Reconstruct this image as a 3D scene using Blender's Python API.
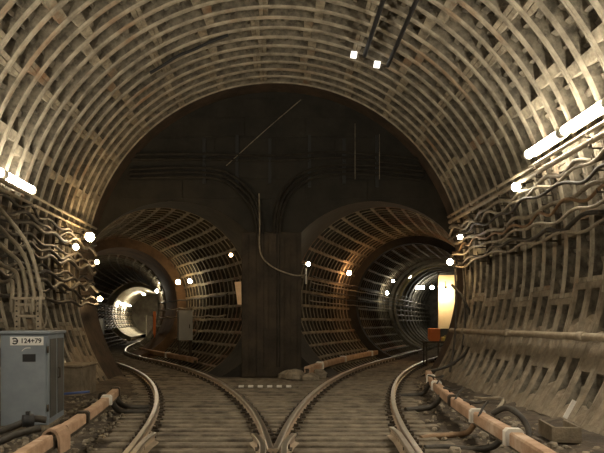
import bpy, math, random
from mathutils import Vector, Matrix
R_ = random.Random(7)
scene = bpy.context.scene
for o in list(bpy.data.objects): bpy.data.objects.remove(o)

# ------------------------------------------------------------------ camera
F = 590.0; VPX, VPY = 275.0, 322.0; CAMZ = 1.6
cam_d = bpy.data.cameras.new('camera'); cam = bpy.data.objects.new('camera', cam_d)
scene.collection.objects.link(cam)
cam.location = (0, 0, CAMZ); cam.rotation_euler = (math.pi/2, 0, 0)
cam_d.sensor_width = 36.0; cam_d.lens = 36.0*F/604.0
cam_d.shift_x = (302-VPX)/604.0
cam_d.shift_y = (VPY-226.5)/604.0
cam_d.clip_start = 0.05; cam_d.clip_end = 300
scene.camera = cam
# ------------------------------------------------------------------ world and exposure
w = bpy.data.worlds.new('world'); scene.world = w; w.use_nodes = True
w.node_tree.nodes['Background'].inputs[0].default_value = (0.9, 0.75, 0.5, 1)
w.node_tree.nodes['Background'].inputs[1].default_value = 0.0
scene.view_settings.view_transform = 'Standard'
scene.view_settings.look = 'None'
scene.view_settings.gamma = 1.0
scene.view_settings.use_curve_mapping = False
scene.view_settings.exposure = 0.52
TUBE = 46.0          # radiance of the tube lamps
BULB = 60.0          # radiance of the globe lamps
COL_TUBE = (1.0, 0.90, 0.73)
COL_WARM = (1.0, 0.68, 0.34)
COL_WHITE = (1.0, 0.90, 0.68)

def P(px, py, Y):
    return Vector(((px-VPX)*Y/F, Y, CAMZ-(py-VPY)*Y/F))

# ------------------------------------------------------------------ materials
MATS = {}
def mat(name, c1, c2=None, scale=4.0, rough=0.85, metal=0.0, bump=0.0, bscale=25.0, c3=None, s3=0.5, t3=(0.55, 0.7), detail=6.0, emit=None):
    if name in MATS: return MATS[name]
    m = bpy.data.materials.new(name); m.use_nodes = True
    nt = m.node_tree; b = nt.nodes['Principled BSDF']
    b.inputs['Roughness'].default_value = rough; b.inputs['Metallic'].default_value = metal
    b.inputs['Base Color'].default_value = (*c1, 1)
    L = nt.links.new
    geo = nt.nodes.new('ShaderNodeNewGeometry')
    col = None
    if c2:
        n = nt.nodes.new('ShaderNodeTexNoise'); n.inputs['Scale'].default_value = scale; n.inputs['Detail'].default_value = detail
        n.inputs['Roughness'].default_value = 0.65
        L(geo.outputs['Position'], n.inputs['Vector'])
        r = nt.nodes.new('ShaderNodeValToRGB')
        r.color_ramp.elements[0].position = 0.36; r.color_ramp.elements[1].position = 0.64
        r.color_ramp.elements[0].color = (*c1, 1); r.color_ramp.elements[1].color = (*c2, 1)
        L(n.outputs['Fac'], r.inputs['Fac']); col = r.outputs['Color']
        if c3:
            n2 = nt.nodes.new('ShaderNodeTexNoise'); n2.inputs['Scale'].default_value = s3; n2.inputs['Detail'].default_value = 8.0
            n2.inputs['Roughness'].default_value = 0.6
            L(geo.outputs['Position'], n2.inputs['Vector'])
            mr = nt.nodes.new('ShaderNodeMapRange'); mr.inputs[1].default_value = t3[0]; mr.inputs[2].default_value = t3[1]
            L(n2.outputs['Fac'], mr.inputs[0])
            mx = nt.nodes.new('ShaderNodeMix'); mx.data_type = 'RGBA'
            L(mr.outputs[0], mx.inputs[0]); L(col, mx.inputs[6]); mx.inputs[7].default_value = (*c3, 1)
            col = mx.outputs[2]
        L(col, b.inputs['Base Color'])
    if bump:
        n = nt.nodes.new('ShaderNodeTexNoise'); n.inputs['Scale'].default_value = bscale; n.inputs['Detail'].default_value = 8.0
        L(geo.outputs['Position'], n.inputs['Vector'])
        bp = nt.nodes.new('ShaderNodeBump'); bp.inputs['Strength'].default_value = bump; bp.inputs['Distance'].default_value = 0.03
        L(n.outputs['Fac'], bp.inputs['Height']); L(bp.outputs['Normal'], b.inputs['Normal'])
    if emit:
        b.inputs['Emission Color'].default_value = (*emit[0], 1); b.inputs['Emission Strength'].default_value = emit[1]
    MATS[name] = m
    return m

M_LINING = mat('lining cast iron, limewashed', (0.19, 0.163, 0.118), (0.41, 0.36, 0.268), 3.0, 0.8, 0, 0.4, 14, c3=(0.27, 0.15, 0.07), s3=0.6, t3=(0.55, 0.72))
M_SMALL = mat('sooty lining', (0.12, 0.10, 0.068), (0.28, 0.24, 0.16), 2.2, 0.8, 0, 0.3, 14, c3=(0.15, 0.065, 0.03), s3=0.5, t3=(0.52, 0.68))
M_INFILL = mat('brown caulked infill', (0.05, 0.041, 0.03), (0.20, 0.166, 0.117), 4.5, 0.9, 0, 0.6, 16)  # brown infill; recess shade between the ribs is put into its dark tone
M_INFILLS = mat('sooty infill', (0.022, 0.018, 0.012), (0.07, 0.055, 0.036), 3.0, 0.9, 0, 0.4, 14)  # small-tunnel cells and flanks, recess shade put into the colour
M_DUSTRIB = mat('dust-caked rib', (0.15, 0.12, 0.082), (0.29, 0.24, 0.168), 4.0, 0.9, 0, 0.5, 16)
M_BAR = mat('grimy joint bar', (0.14, 0.118, 0.082), (0.36, 0.31, 0.22), 4.5, 0.85, 0, 0.4, 16, c3=(0.20, 0.10, 0.045), s3=0.8, t3=(0.56, 0.7))
M_FLANK = mat('brown stained rib flank', (0.075, 0.064, 0.046), (0.24, 0.208, 0.152), 5.0, 0.85, 0, 0.5, 20)  # flanks toned darker than rib faces, shade carried in the colour
M_DIRT = mat('packed dirt', (0.17, 0.134, 0.09), (0.31, 0.25, 0.172), 5.0, 0.95, 0, 0.9, 18)
M_SHELL = mat('shell concrete', (0.10, 0.085, 0.06), (0.2, 0.17, 0.12), 2.0, 0.9, 0, 0.4, 10)
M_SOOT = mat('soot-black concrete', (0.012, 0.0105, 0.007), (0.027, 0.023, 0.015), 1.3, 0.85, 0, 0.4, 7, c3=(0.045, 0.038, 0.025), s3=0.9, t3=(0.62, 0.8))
M_PIER = mat('stained pier concrete', (0.022, 0.017, 0.010), (0.055, 0.04, 0.024), 1.6, 0.85, 0, 0.4, 9)
M_BROWN = mat('brown stained concrete', (0.07, 0.04, 0.02), (0.15, 0.09, 0.045), 1.8, 0.85, 0, 0.3, 9)
M_BROWNDARK = mat('dark brown concrete', (0.03, 0.02, 0.012), (0.07, 0.045, 0.026), 2.5, 0.85, 0, 0.4, 9)
M_GREYCONC = mat('dark grey concrete', (0.09, 0.078, 0.056), (0.20, 0.175, 0.13), 1.8, 0.85, 0, 0.3, 9)
M_PALE = mat('pale limewash', (0.26, 0.23, 0.165), (0.44, 0.40, 0.3), 1.5, 0.9, 0, 0.3, 9)
M_FLOOR = mat('dusty trackbed', (0.05, 0.038, 0.026), (0.14, 0.108, 0.074), 3.0, 0.95, 0, 1.0, 24, c3=(0.045, 0.036, 0.026), s3=0.9, t3=(0.5, 0.65))
M_SLEEP = mat('sleeper timber', (0.10, 0.08, 0.055), (0.25, 0.208, 0.148), 4.0, 0.9, 0, 0.7, 20, c3=(0.06, 0.047, 0.032), s3=1.2, t3=(0.55, 0.68))
M_RAIL = mat('rail steel', (0.34, 0.26, 0.18), (0.52, 0.42, 0.31), 4.0, 0.45, 0.25, 0.1, 30)
M_RUN = mat('polished rail head', (0.62, 0.55, 0.45), (0.75, 0.68, 0.58), 3.0, 0.33, 1.0)
M_IRON = mat('dark iron', (0.055, 0.045, 0.034), (0.12, 0.095, 0.065), 8.0, 0.6, 0.5, 0.3, 30)
M_BOARD = mat('pinkish cover board', (0.36, 0.22, 0.13), (0.52, 0.35, 0.23), 5.0, 0.8, 0, 0.2, 25, c3=(0.62, 0.48, 0.36), s3=2.2, t3=(0.55, 0.7))
M_PORC = mat('white porcelain', (0.72, 0.68, 0.58), (0.86, 0.82, 0.74), 6.0, 0.35)
M_CAB = mat('grey painted steel', (0.23, 0.265, 0.295), (0.31, 0.345, 0.375), 1.8, 0.5, 0.15, 0.08, 12, c3=(0.16, 0.15, 0.12), s3=1.8, t3=(0.6, 0.78))
M_CABL = mat('light grey paint', (0.42, 0.43, 0.41), (0.5, 0.51, 0.48), 2.0, 0.5)
M_CABD = mat('darker cabinet steel', (0.09, 0.09, 0.08), (0.13, 0.125, 0.11), 3, 0.6, 0.2)
M_PLATE = mat('white plate', (0.86, 0.85, 0.80), (0.92, 0.91, 0.86), 3, 0.5)
M_INK = mat('black ink', (0.02, 0.02, 0.02), None, rough=0.6)
M_CBL = mat('dusty cable', (0.16, 0.13, 0.09), (0.33, 0.28, 0.2), 7.0, 0.6, 0, 0.2, 40)
M_CBLD = mat('dark cable', (0.025, 0.021, 0.016), (0.065, 0.055, 0.04), 5.0, 0.6, 0, 0.2, 40)
M_CBLO = mat('rusty cable', (0.16, 0.085, 0.04), (0.26, 0.165, 0.085), 6.0, 0.6, 0, 0.2, 40)
M_CBLP = mat('pale cable', (0.26, 0.215, 0.15), (0.38, 0.325, 0.235), 6.0, 0.6, 0, 0.2, 40)
M_PIPE = mat('pipe paint', (0.27, 0.22, 0.15), (0.42, 0.35, 0.25), 5.0, 0.6, 0.1, 0.2, 30)
M_STONE = mat('rubble stone', (0.17, 0.14, 0.10), (0.34, 0.29, 0.21), 6.0, 0.95, 0, 0.5, 30)
M_BLUE = mat('blue plastic', (0.10, 0.16, 0.42), None, rough=0.4)
M_ORANGE = mat('orange paint', (0.75, 0.22, 0.06), None, rough=0.6)
M_YELLOW = mat('yellow paint', (0.65, 0.58, 0.15), None, rough=0.6)
M_BEIGE = mat('beige board', (0.62, 0.42, 0.24), (0.72, 0.52, 0.32), 4.0, 0.8)
M_WHITEBOARD = mat('off-white sheet', (0.82, 0.74, 0.52), (0.88, 0.80, 0.6), 3.0, 0.8)
M_BOX = mat('weathered box concrete', (0.15, 0.12, 0.08), (0.27, 0.22, 0.15), 4.0, 0.9, 0, 0.5, 20)
def glow(col, s):
    return mat('glow %.2f %.2f %.2f %.1f' % (*col, s), (0.8, 0.8, 0.8), emit=(col, s))

# ------------------------------------------------------------------ mesh helpers
class MB:
    def __init__(s): s.v = []; s.f = []; s.m = []; s.sm = []
    def add(s, vs, fs, mi=0, smooth=False):
        b = len(s.v); s.v += [tuple(x) for x in vs]
        for f in fs: s.f.append([b+i for i in f]); s.m.append(mi); s.sm.append(smooth)
    def box(s, c, d, rz=0.0, mi=0, ch=0.0, M=None):
        x, y, z = d[0]/2, d[1]/2, d[2]/2
        if ch <= 0:
            pts = [(-x,-y,-z),(x,-y,-z),(x,y,-z),(-x,y,-z),(-x,-y,z),(x,-y,z),(x,y,z),(-x,y,z)]
            fs = [(0,3,2,1),(4,5,6,7),(0,1,5,4),(1,2,6,5),(2,3,7,6),(3,0,4,7)]
        else:
            k = ch
            def ring(a, b_, zz): return [(-a,-b_,zz),(a,-b_,zz),(a,b_,zz),(-a,b_,zz)]
            pts = ring(x-k, y-k, -z)+ring(x, y, -z+k)+ring(x, y, z-k)+ring(x-k, y-k, z)
            fs = [(3,2,1,0),(12,13,14,15)]
            for l in range(3):
                for i in range(4):
                    j = (i+1) % 4; fs.append((l*4+i, l*4+j, l*4+4+j, l*4+4+i))
        if M is None: M = Matrix.Translation(c) @ Matrix.Rotation(rz, 4, 'Z')
        s.add([M @ Vector(p) for p in pts], fs, mi)
    def tube(s, pts, r, n=8, mi=0, caps=True, closed=False):
        pts = [Vector(p) for p in pts]; N = len(pts); vs = []
        ref = None
        for i, p in enumerate(pts):
            t = (pts[min(i+1, N-1)]-pts[max(i-1, 0)]).normalized()
            if ref is None:
                ref = Vector((0, 0, 1)) if abs(t.z) < 0.9 else Vector((1, 0, 0))
            a = (ref-t*ref.dot(t)).normalized(); ref = a; b = t.cross(a)
            rr = r[i] if isinstance(r, (list, tuple)) else r
            for k in range(n):
                an = 2*math.pi*k/n; vs.append(p+a*math.cos(an)*rr+b*math.sin(an)*rr)
        fs = []
        for i in range(N-1):
            for k in range(n):
                k2 = (k+1) % n; fs.append((i*n+k, i*n+k2, i*n+n+k2, i*n+n+k))
        s.add(vs, fs, mi, True)
        if caps:
            b = len(s.v)-len(vs)
            s.f.append([b+k for k in range(n)][::-1]); s.m.append(mi); s.sm.append(False)
            s.f.append([b+(N-1)*n+k for k in range(n)]); s.m.append(mi); s.sm.append(False)
    def sweep(s, prof, frames, mi=0, closed=True, caps=True, mis=None):
        """prof: list of (side, up); frames: list of (origin, side, up)"""
        n = len(prof); vs = []
        for o, sd, up in frames:
            for a, b in prof: vs.append(o+sd*a+up*b)
        b0 = len(s.v); s.v += [tuple(x) for x in vs]
        K = n if closed else n-1
        for i in range(len(frames)-1):
            for k in range(K):
                k2 = (k+1) % n
                s.f.append([b0+i*n+k, b0+i*n+k2, b0+i*n+n+k2, b0+i*n+n+k]); s.m.append(mis[k] if mis else mi); s.sm.append(False)
        if caps and closed:
            s.f.append([b0+k for k in range(n)][::-1]); s.m.append(mi); s.sm.append(False)
            e = b0+(len(frames)-1)*n
            s.f.append([e+k for k in range(n)]); s.m.append(mi); s.sm.append(False)
    def ball(s, c, rx, ry=None, rz=None, n=10, mi=0, jit=0.0, rng=None, smooth=True):
        ry = ry or rx; rz = rz or rx; m = max(4, n//2); vs = []; fs = []
        c = Vector(c)
        vs.append(c+Vector((0, 0, rz)))
        for i in range(1, m):
            th = math.pi*i/m
            for k in range(n):
                an = 2*math.pi*k/n; q = 1+(rng.uniform(-jit, jit) if rng else 0)
                vs.append(c+Vector((rx*math.sin(th)*math.cos(an)*q, ry*math.sin(th)*math.sin(an)*q, rz*math.cos(th)*q)))
        vs.append(c-Vector((0, 0, rz)))
        for k in range(n): fs.append((0, 1+k, 1+(k+1) % n))
        for i in range(m-2):
            for k in range(n):
                a = 1+i*n+k; b = 1+i*n+(k+1) % n; fs.append((a, a+n, b+n, b))
        e = len(vs)-1
        for k in range(n): fs.append((e, e-n+(k+1) % n, e-n+k))
        s.add(vs, fs, mi, smooth)
    def mesh(s, name, mats):
        me = bpy.data.meshes.new(name); me.from_pydata(s.v, [], s.f)
        for m in (mats if isinstance(mats, (list, tuple)) else [mats]): me.materials.append(m)
        me.polygons.foreach_set('material_index', s.m); me.polygons.foreach_set('use_smooth', s.sm)
        me.update(); return me

LABELS = {}
def link(name, data, parent=None, loc=None, M=None):
    o = bpy.data.objects.new(name, data); scene.collection.objects.link(o)
    if parent: o.parent = parent
    if M is not None: o.matrix_local = M
    elif loc is not None: o.location = loc
    return o
def tag(o, label, cat, group=None):
    o['label'] = label; o['category'] = cat
    if group: o['group'] = group
    return o
def thing(name, label, cat, loc=(0, 0, 0), rz=0.0, group=None):
    o = link(name, None, None, loc); o.rotation_euler = (0, 0, rz); o.empty_display_size = 0.1
    return tag(o, label, cat, group)
def part(name, mb, m, parent, loc=None, M=None):
    return link(name, mb.mesh(name, m), parent, loc, M)
def solo(name, mb, m, label, cat, group=None):
    return tag(link(name, mb.mesh(name, m)), label, cat, group)
def struct(name, mb, m):
    o = link(name, mb.mesh(name, m)); o['kind'] = 'structure'; return o

# ------------------------------------------------------------------ track centre lines
def herm(K):
    xs = [k[0] for k in K]; ys = [k[1] for k in K]; n = len(K); t = []
    for i in range(n):
        if i == 0: t.append((ys[1]-ys[0])/(xs[1]-xs[0]))
        elif i == n-1: t.append((ys[-1]-ys[-2])/(xs[-1]-xs[-2]))
        else:
            h0 = xs[i]-xs[i-1]; h1 = xs[i+1]-xs[i]
            t.append(((ys[i]-ys[i-1])/h0*h1+(ys[i+1]-ys[i])/h1*h0)/(h0+h1))
    def f(x):
        if x <= xs[0]: return ys[0]+t[0]*(x-xs[0])
        if x >= xs[-1]: return ys[-1]+t[-1]*(x-xs[-1])
        i = 0
        while x > xs[i+1]: i += 1
        h = xs[i+1]-xs[i]; u = (x-xs[i])/h
        return (2*u**3-3*u*u+1)*ys[i]+(u**3-2*u*u+u)*h*t[i]+(-2*u**3+3*u*u)*ys[i+1]+(u**3-u*u)*h*t[i+1]
    return f
def qL(Y): return -0.872-0.0714*(Y-7)-(0.0148*(Y-7)**2 if Y > 7 else 0)
def qR(Y): return 0.838+0.093*(Y-7)+(0.01127*(Y-7)**2 if Y > 7 else 0)
kL = [(y, qL(y)) for y in range(-6, 23, 1)]+[(25, -6.7), (28, -7.85), (32, -8.9), (38, -10.0), (45, -11.0), (64, -13.4)]
kR = [(y, qR(y)) for y in range(-6, 25, 1)]+[(27, 6.9), (30, 8.15), (36, 10.55), (45, 14.1), (56, 18.4)]
LX = herm(kL); RX = herm(kR)
class Path:
    def __init__(s, fx, y0, y1, ds=0.05):
        s.p = []; y = y0
        while y < y1:
            s.p.append(Vector((fx(y), y, 0)))
            sl = (fx(y+0.01)-fx(y-0.01))/0.02
            y += ds/math.sqrt(1+sl*sl)
        s.ds = ds; s.fx = fx
    def at(s, d):
        i = max(0, min(len(s.p)-2, int(d/s.ds))); u = d/s.ds-i
        p = s.p[i].lerp(s.p[i+1], u)
        a = s.p[max(0, i-3)]; b = s.p[min(len(s.p)-1, i+4)]
        return p, (b-a).normalized()
    def s_of_y(s, y):
        for i, p in enumerate(s.p):
            if p.y >= y: return i*s.ds
        return (len(s.p)-1)*s.ds
    def length(s): return (len(s.p)-1)*s.ds
PL = Path(LX, -5, 63); PR = Path(RX, -5, 55)
UP = Vector((0, 0, 1))
def frames(path, s0, s1, step, off=0.0, z=0.0):
    out = []; n = max(1, int(round((s1-s0)/step)))
    for i in range(n+1):
        p, t = path.at(s0+(s1-s0)*i/n); sd = Vector((t.y, -t.x, 0))
        out.append((p+sd*off+UP*z, sd, UP))
    return out

# ------------------------------------------------------------------ dimensions
RM, ZM = 5.25, 2.98          # main chamber: inner radius and axis height
YRIM, YB = 16.4, 17.1        # end of iron lining, bulkhead
RS, ZS = 2.7, 2.4            # running tunnels
CA = 2*math.pi/28            # one cell of the main lining
A0 = math.radians(3.8)-3*CA  # lowest bar on the right
RING = 0.88

# ------------------------------------------------------------------ lining segment
def lining_mesh(name, R, depth, dth, nt, w, nw, rf, rr, bf, br, barback, sub, rng, fill=None, slabs=True):
    mb = MB(); D = R+depth
    def pt(th, y, r): return (r*math.cos(th), y, r*math.sin(th))
    N = nt*sub; ths = [dth*i/N for i in range(N+1)]
    # skin
    vs = [pt(t, y, D) for t in ths for y in (0, w)]
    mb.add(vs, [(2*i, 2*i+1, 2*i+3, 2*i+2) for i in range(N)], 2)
    # circumferential ribs
    for j in range(nw+1):
        yc = w*j/nw; c = rf*0.22
        prof = [(yc-rr/2, D), (yc-rf/2, R+c), (yc-rf/2+c, R), (yc+rf/2-c, R), (yc+rf/2, R+c), (yc+rr/2, D)]
        if j == 0: prof = [(0.004, D), (0.004, R+0.012), (0.012, R)]+prof[3:]
        if j == nw: prof = prof[:3]+[(w-0.012, R), (w-0.004, R+0.012), (w-0.004, D)]
        n = len(prof)
        vs = [pt(t, y, r) for t in ths for y, r in prof]
        fs = [(i*n+k, i*n+k+1, i*n+n+k+1, i*n+n+k) for i in range(N) for k in range(n-1)]
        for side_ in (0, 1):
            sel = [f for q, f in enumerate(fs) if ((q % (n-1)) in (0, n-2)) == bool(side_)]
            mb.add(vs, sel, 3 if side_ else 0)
        mb.add([pt(0, y, r) for y, r in prof], [tuple(range(n))]); mb.add([pt(dth, y, r) for y, r in prof], [tuple(range(n))[::-1]])
    # longitudinal bars
    for i in range(nt+1):
        tc = dth*i/nt; rb = R+barback
        a, b = bf/2/R, br/2/R
        prof = [(tc-b, D), (tc-a, rb), (tc+a, rb), (tc+b, D)]
        g = 0.004/R
        if i == 0: prof = [(g, D), (g, rb+0.01), (g+0.01/R, rb), (a, rb), (b, D)]
        if i == nt: prof = [(dth-b, D), (dth-a, rb), (dth-g-0.01/R, rb), (dth-g, rb+0.01), (dth-g, D)]
        n = len(prof)
        mb.add([pt(t, y, r) for y in (0.004, w-0.004) for t, r in prof], [(k, k+1, n+k+1, n+k) for k in range(n-1)], 4)
    # uneven caulking slabs in the cells
    if slabs:
        for i in range(nt):
            for j in range(nw):
                for q in range(5):
                    t = dth*(i+(q+0.5+rng.uniform(-.25, .25))/5.0)/nt; hh = rng.uniform(.03, .09)/R; th = rng.uniform(.03, .13)
                    y0 = w*j/nw+rr/2; y1 = w*(j+1)/nw-rr/2; e = rng.uniform(-.4, .4)*hh
                    r0 = D-th*rng.uniform(.5, 1); r1 = D-th
                    vs = [pt(t-hh, y0, D), pt(t-hh, y1, D), pt(t-hh*.8+e, y0, r0), pt(t-hh*.8-e, y1, r0), pt(t+hh*.8+e, y0, r1), pt(t+hh*.8-e, y1, r1), pt(t+hh, y0, D), pt(t+hh, y1, D)]
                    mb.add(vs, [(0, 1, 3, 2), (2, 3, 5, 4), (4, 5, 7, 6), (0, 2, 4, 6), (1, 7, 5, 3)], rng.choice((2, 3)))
    if fill:
        for i in range(nt):
            for j in range(nw):
                K = 5; H = 4
                top = rng.uniform(.50, .64)
                vs = []
                for h in range(H+1):
                    for k in range(K+1):
                        u = h/H*(top+rng.uniform(-.07, .07)); cell = u if fill > 0 else 1-u
                        t = dth*(i+cell)/nt; y = w*(j+k/K)/nw
                        r = R+0.035+(depth-.035)*max(0, h/H-.74)/.26+(rng.uniform(-.012, .012) if 0 < h < H else 0)
                        vs.append(pt(t, y, r))
                mb.add(vs, [(h*(K+1)+k, h*(K+1)+k+1, (h+1)*(K+1)+k+1, (h+1)*(K+1)+k) for h in range(H) for k in range(K)], 1)
    if fill: return mb.mesh(name, [M_DUSTRIB, M_DIRT, M_INFILL, M_FLANK, M_DUSTRIB])  # pockets above the dirt get the dark tones, shadow put into colour
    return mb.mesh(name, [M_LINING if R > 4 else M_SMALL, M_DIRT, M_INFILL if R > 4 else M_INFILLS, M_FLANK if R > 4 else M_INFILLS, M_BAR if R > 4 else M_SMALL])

def arc_shell(mb, R, zc, fr, a0, a1, n, mi=0):
    vs = []
    for o, sd, up in fr:
        for i in range(n+1):
            a = a0+(a1-a0)*i/n; vs.append(o+UP*zc+sd*(R*math.cos(a))+UP*(R*math.sin(a)))
    K = n+1
    mb.add(vs, [(i*K+k, i*K+k+1, i*K+K+k+1, i*K+K+k) for i in range(len(fr)-1) for k in range(n)], mi, True)

# ================================================================== STRUCTURE
# floor
mb = MB()
gx = [-15+0.25*i for i in range(int(36/0.25)+1)]; gy = [-6+0.25*i for i in range(int(70/0.25)+1)]
rf = random.Random(3)
vs = []
for y in gy:
    for x in gx:
        d = min(abs(x-LX(y)), abs(x-RX(y)))
        z = 0.0
        if y < 17 and (x < LX(y)-1.35 or x > RX(y)+1.35): z = rf.uniform(-.01, .05)
        if y < 17 and abs(x) > 3.7: z += 0.10*(abs(x)-3.7)
        vs.append((x, y, z))
W_ = len(gx)
mb.add(vs, [(j*W_+i, j*W_+i+1, (j+1)*W_+i+1, (j+1)*W_+i) for j in range(len(gy)-1) for i in range(W_-1)])
floor = struct('floor', mb, M_FLOOR)
# main chamber shell
mb = MB()
fr = [(Vector((0, y, 0)), Vector((1, 0, 0)), UP) for y in (-6, 0, 6, 12, YRIM)]
arc_shell(mb, RM+0.34, ZM, fr, math.radians(-38), math.radians(218), 64)
wall_main = struct('wall_main', mb, M_SHELL)
rng = random.Random(11)
SEG = 2*CA
def mk(n, fill):
    if fill: return lining_mesh(n, RM, 0.21, SEG, 2, RING, 2, 0.17, 0.20, 0.24, 0.26, 0.015, 4, rng, fill)
    return lining_mesh(n, RM, 0.21, SEG, 2, RING, 2, 0.125, 0.145, 0.18, 0.22, 0.03, 4, rng, fill)
normal = [mk('lining_segment', None) for _ in range(4)]
fill_r = [mk('lining_segment_filled', 1) for _ in range(3)]
fill_l = [mk('lining_segment_filled', -1) for _ in range(3)]
for r in range(18):
    y0 = YRIM-RING*(r+1)
    tw = math.radians((0.9 if r % 2 else -0.9)+rng.uniform(-.5, .5))
    for k in range(10):
        if r == 0 and k >= 8: continue
        a = A0+k*SEG+tw
        me = rng.choice(fill_r) if k == 0 else rng.choice(fill_l) if k == 9 and r % 3 else rng.choice(normal)
        link('lining_segment', me, wall_main, None, Matrix.Translation((0, y0, ZM)) @ Matrix.Rotation(-a, 4, 'Y'))
# collar between lining and bulkhead
mb = MB()
fr = [(Vector((0, YRIM, 0)), Vector((1, 0, 0)), UP), (Vector((0, YB+0.05, 0)), Vector((1, 0, 0)), UP)]
arc_shell(mb, RM+0.04, ZM, fr, math.radians(-36), math.radians(216), 72)
yl = YRIM-RING; a_l = A0+8*SEG
fr = [(Vector((0, yl, 0)), Vector((1, 0, 0)), UP), (Vector((0, YB, 0)), Vector((1, 0, 0)), UP)]
arc_shell(mb, RM+0.02, ZM, fr, a_l, math.radians(217), 20)
arc_shell(mb, RM+0.25, ZM, fr, a_l, math.radians(217), 20)
n = 73
for R1, R2, y in ((RM+0.04, RM+0.35, YRIM+0.003),):
    vs = []
    for i in range(n):
        a = math.radians(-36+252*i/(n-1)); vs += [(R1*math.cos(a), y, ZM+R1*math.sin(a)), (R2*math.cos(a), y, ZM+R2*math.sin(a))]
    mb.add(vs, [(2*i, 2*i+1, 2*i+3, 2*i+2) for i in range(n-1)])
struct('wall_collar', mb, M_BROWNDARK)

# bulkhead with two openings
def slope(f, y): return (f(y+.01)-f(y-.01))/.02
XL, XR = LX(YB)+0.18, RX(YB)-0.05
AL = RS*math.sqrt(1+slope(LX, YB)**2); AR = RS*math.sqrt(1+slope(RX, YB)**2)
xs = set()
for i in range(97):
    c = math.cos(math.pi*i/96)
    xs.add(round(XL+AL*c, 5)); xs.add(round(XR+AR*c, 5)); xs.add(round(5.55*c, 5))
xs = sorted(x for x in xs if abs(x) <= 5.55)
def zmain(x): return ZM+math.sqrt(max(0, 5.55**2-x*x))
def hole(x, xc, A):
    u = (x-xc)/A
    if abs(u) >= 1: return None
    h = RS*math.sqrt(1-u*u); return ZS-h, ZS+h
mb = MB()
def strip(x0, x1, a0, b0, a1, b1):
    y = YB
    mb.add([(x0, y, a0), (x1, y, a1), (x1, y, b1), (x0, y, b0)], [(0, 1, 2, 3)])
EPS = 1e-4
for x0, x1 in zip(xs[:-1], xs[1:]):
    xm = (x0+x1)/2
    hs = [(xc, A) for xc, A in ((XL, AL), (XR, AR)) if abs(xm-xc) < A]
    def lim(x, xc, A): return hole(x, xc, A) or (ZS, ZS)
    if not hs:
        strip(x0, x1, 0, zmain(x0), 0, zmain(x1))
    else:
        u0 = max(lim(x0, *h)[1] for h in hs); u1 = max(lim(x1, *h)[1] for h in hs)
        strip(x0, x1, u0, zmain(x0), u1, zmain(x1))
        l0 = min(lim(x0, *h)[0] for h in hs); l1 = min(lim(x1, *h)[0] for h in hs)
        if max(l0, l1) > 0: strip(x0, x1, 0, max(0, l0), 0, max(0, l1))
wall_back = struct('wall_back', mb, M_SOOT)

# running tunnels
def lip(mb, path, xc, A, s0, off):
    p, t = path.at(s0); sd = Vector((t.y, -t.x, 0)); n = 64; vs = []
    for i in range(n+1):
        a = math.radians(-75+330*i/n)
        vs.append((xc+A*math.cos(a), YB, ZS+RS*math.sin(a)))
        vs.append(p+sd*off+UP*ZS+sd*(RS+.01)*math.cos(a)+UP*((RS+.01)*math.sin(a)))
    mb.add(vs, [(2*i, 2*i+1, 2*i+3, 2*i+2) for i in range(n)], 0, True)
def ring_face(mb, fr, zc, R1, R2, mi=0):
    o, sd, up = fr; vs = []; n = 60
    for i in range(n+1):
        a = math.radians(-75+330*i/n)
        for R in (R1, R2): vs.append(o+UP*zc+sd*R*math.cos(a)+UP*R*math.sin(a))
    mb.add(vs, [(2*i, 2*i+1, 2*i+3, 2*i+2) for i in range(n)], mi)
def place_rings(parent, path, s0, nr, step, off, meshes, zc, rng):
    for r in range(nr):
        p, t = path.at(s0+step*(r+.5)); sd = Vector((t.y, -t.x, 0))
        phi = math.atan2(-t.x, t.y); tw = math.radians(rng.uniform(-.3, .3))
        for k in range(11):
            a = math.radians(-75+30*k)+tw
            M = Matrix.Translation(p+sd*off+UP*zc-t*step/2) @ Matrix.Rotation(phi, 4, 'Z') @ Matrix.Rotation(-a, 4, 'Y')
            link('lining_segment', rng.choice(meshes), parent, None, M)
SSTEP = 0.8
def small(n, R): return lining_mesh(n, R, 0.17, math.radians(30), 3, SSTEP, 2, 0.07, 0.085, 0.085, 0.11, 0.0, 2, rng, None, False)
segA = [small('lining_segment_small', RS)]; segB = [small('lining_segment_narrow', 2.5)]
A1, A2 = math.radians(-75), math.radians(255)

# left running tunnel
OL, OR = 0.18, -0.05
sL = PL.s_of_y(YB+0.95); eL = PL.s_of_y(24.6); nL = int((eL-sL)/SSTEP); eL = sL+nL*SSTEP
mb = MB(); lip(mb, PL, XL, AL, sL, OL); struct('wall_left_mouth', mb, M_SOOT)
mb = MB()
arc_shell(mb, RS+0.23, ZS, frames(PL, sL, eL, 0.5, OL), A1, A2, 48)
wall_left = struct('wall_left_tunnel', mb, M_GREYCONC)
place_rings(wall_left, PL, sL, nL, SSTEP, OL, segA, ZS, rng)
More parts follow.
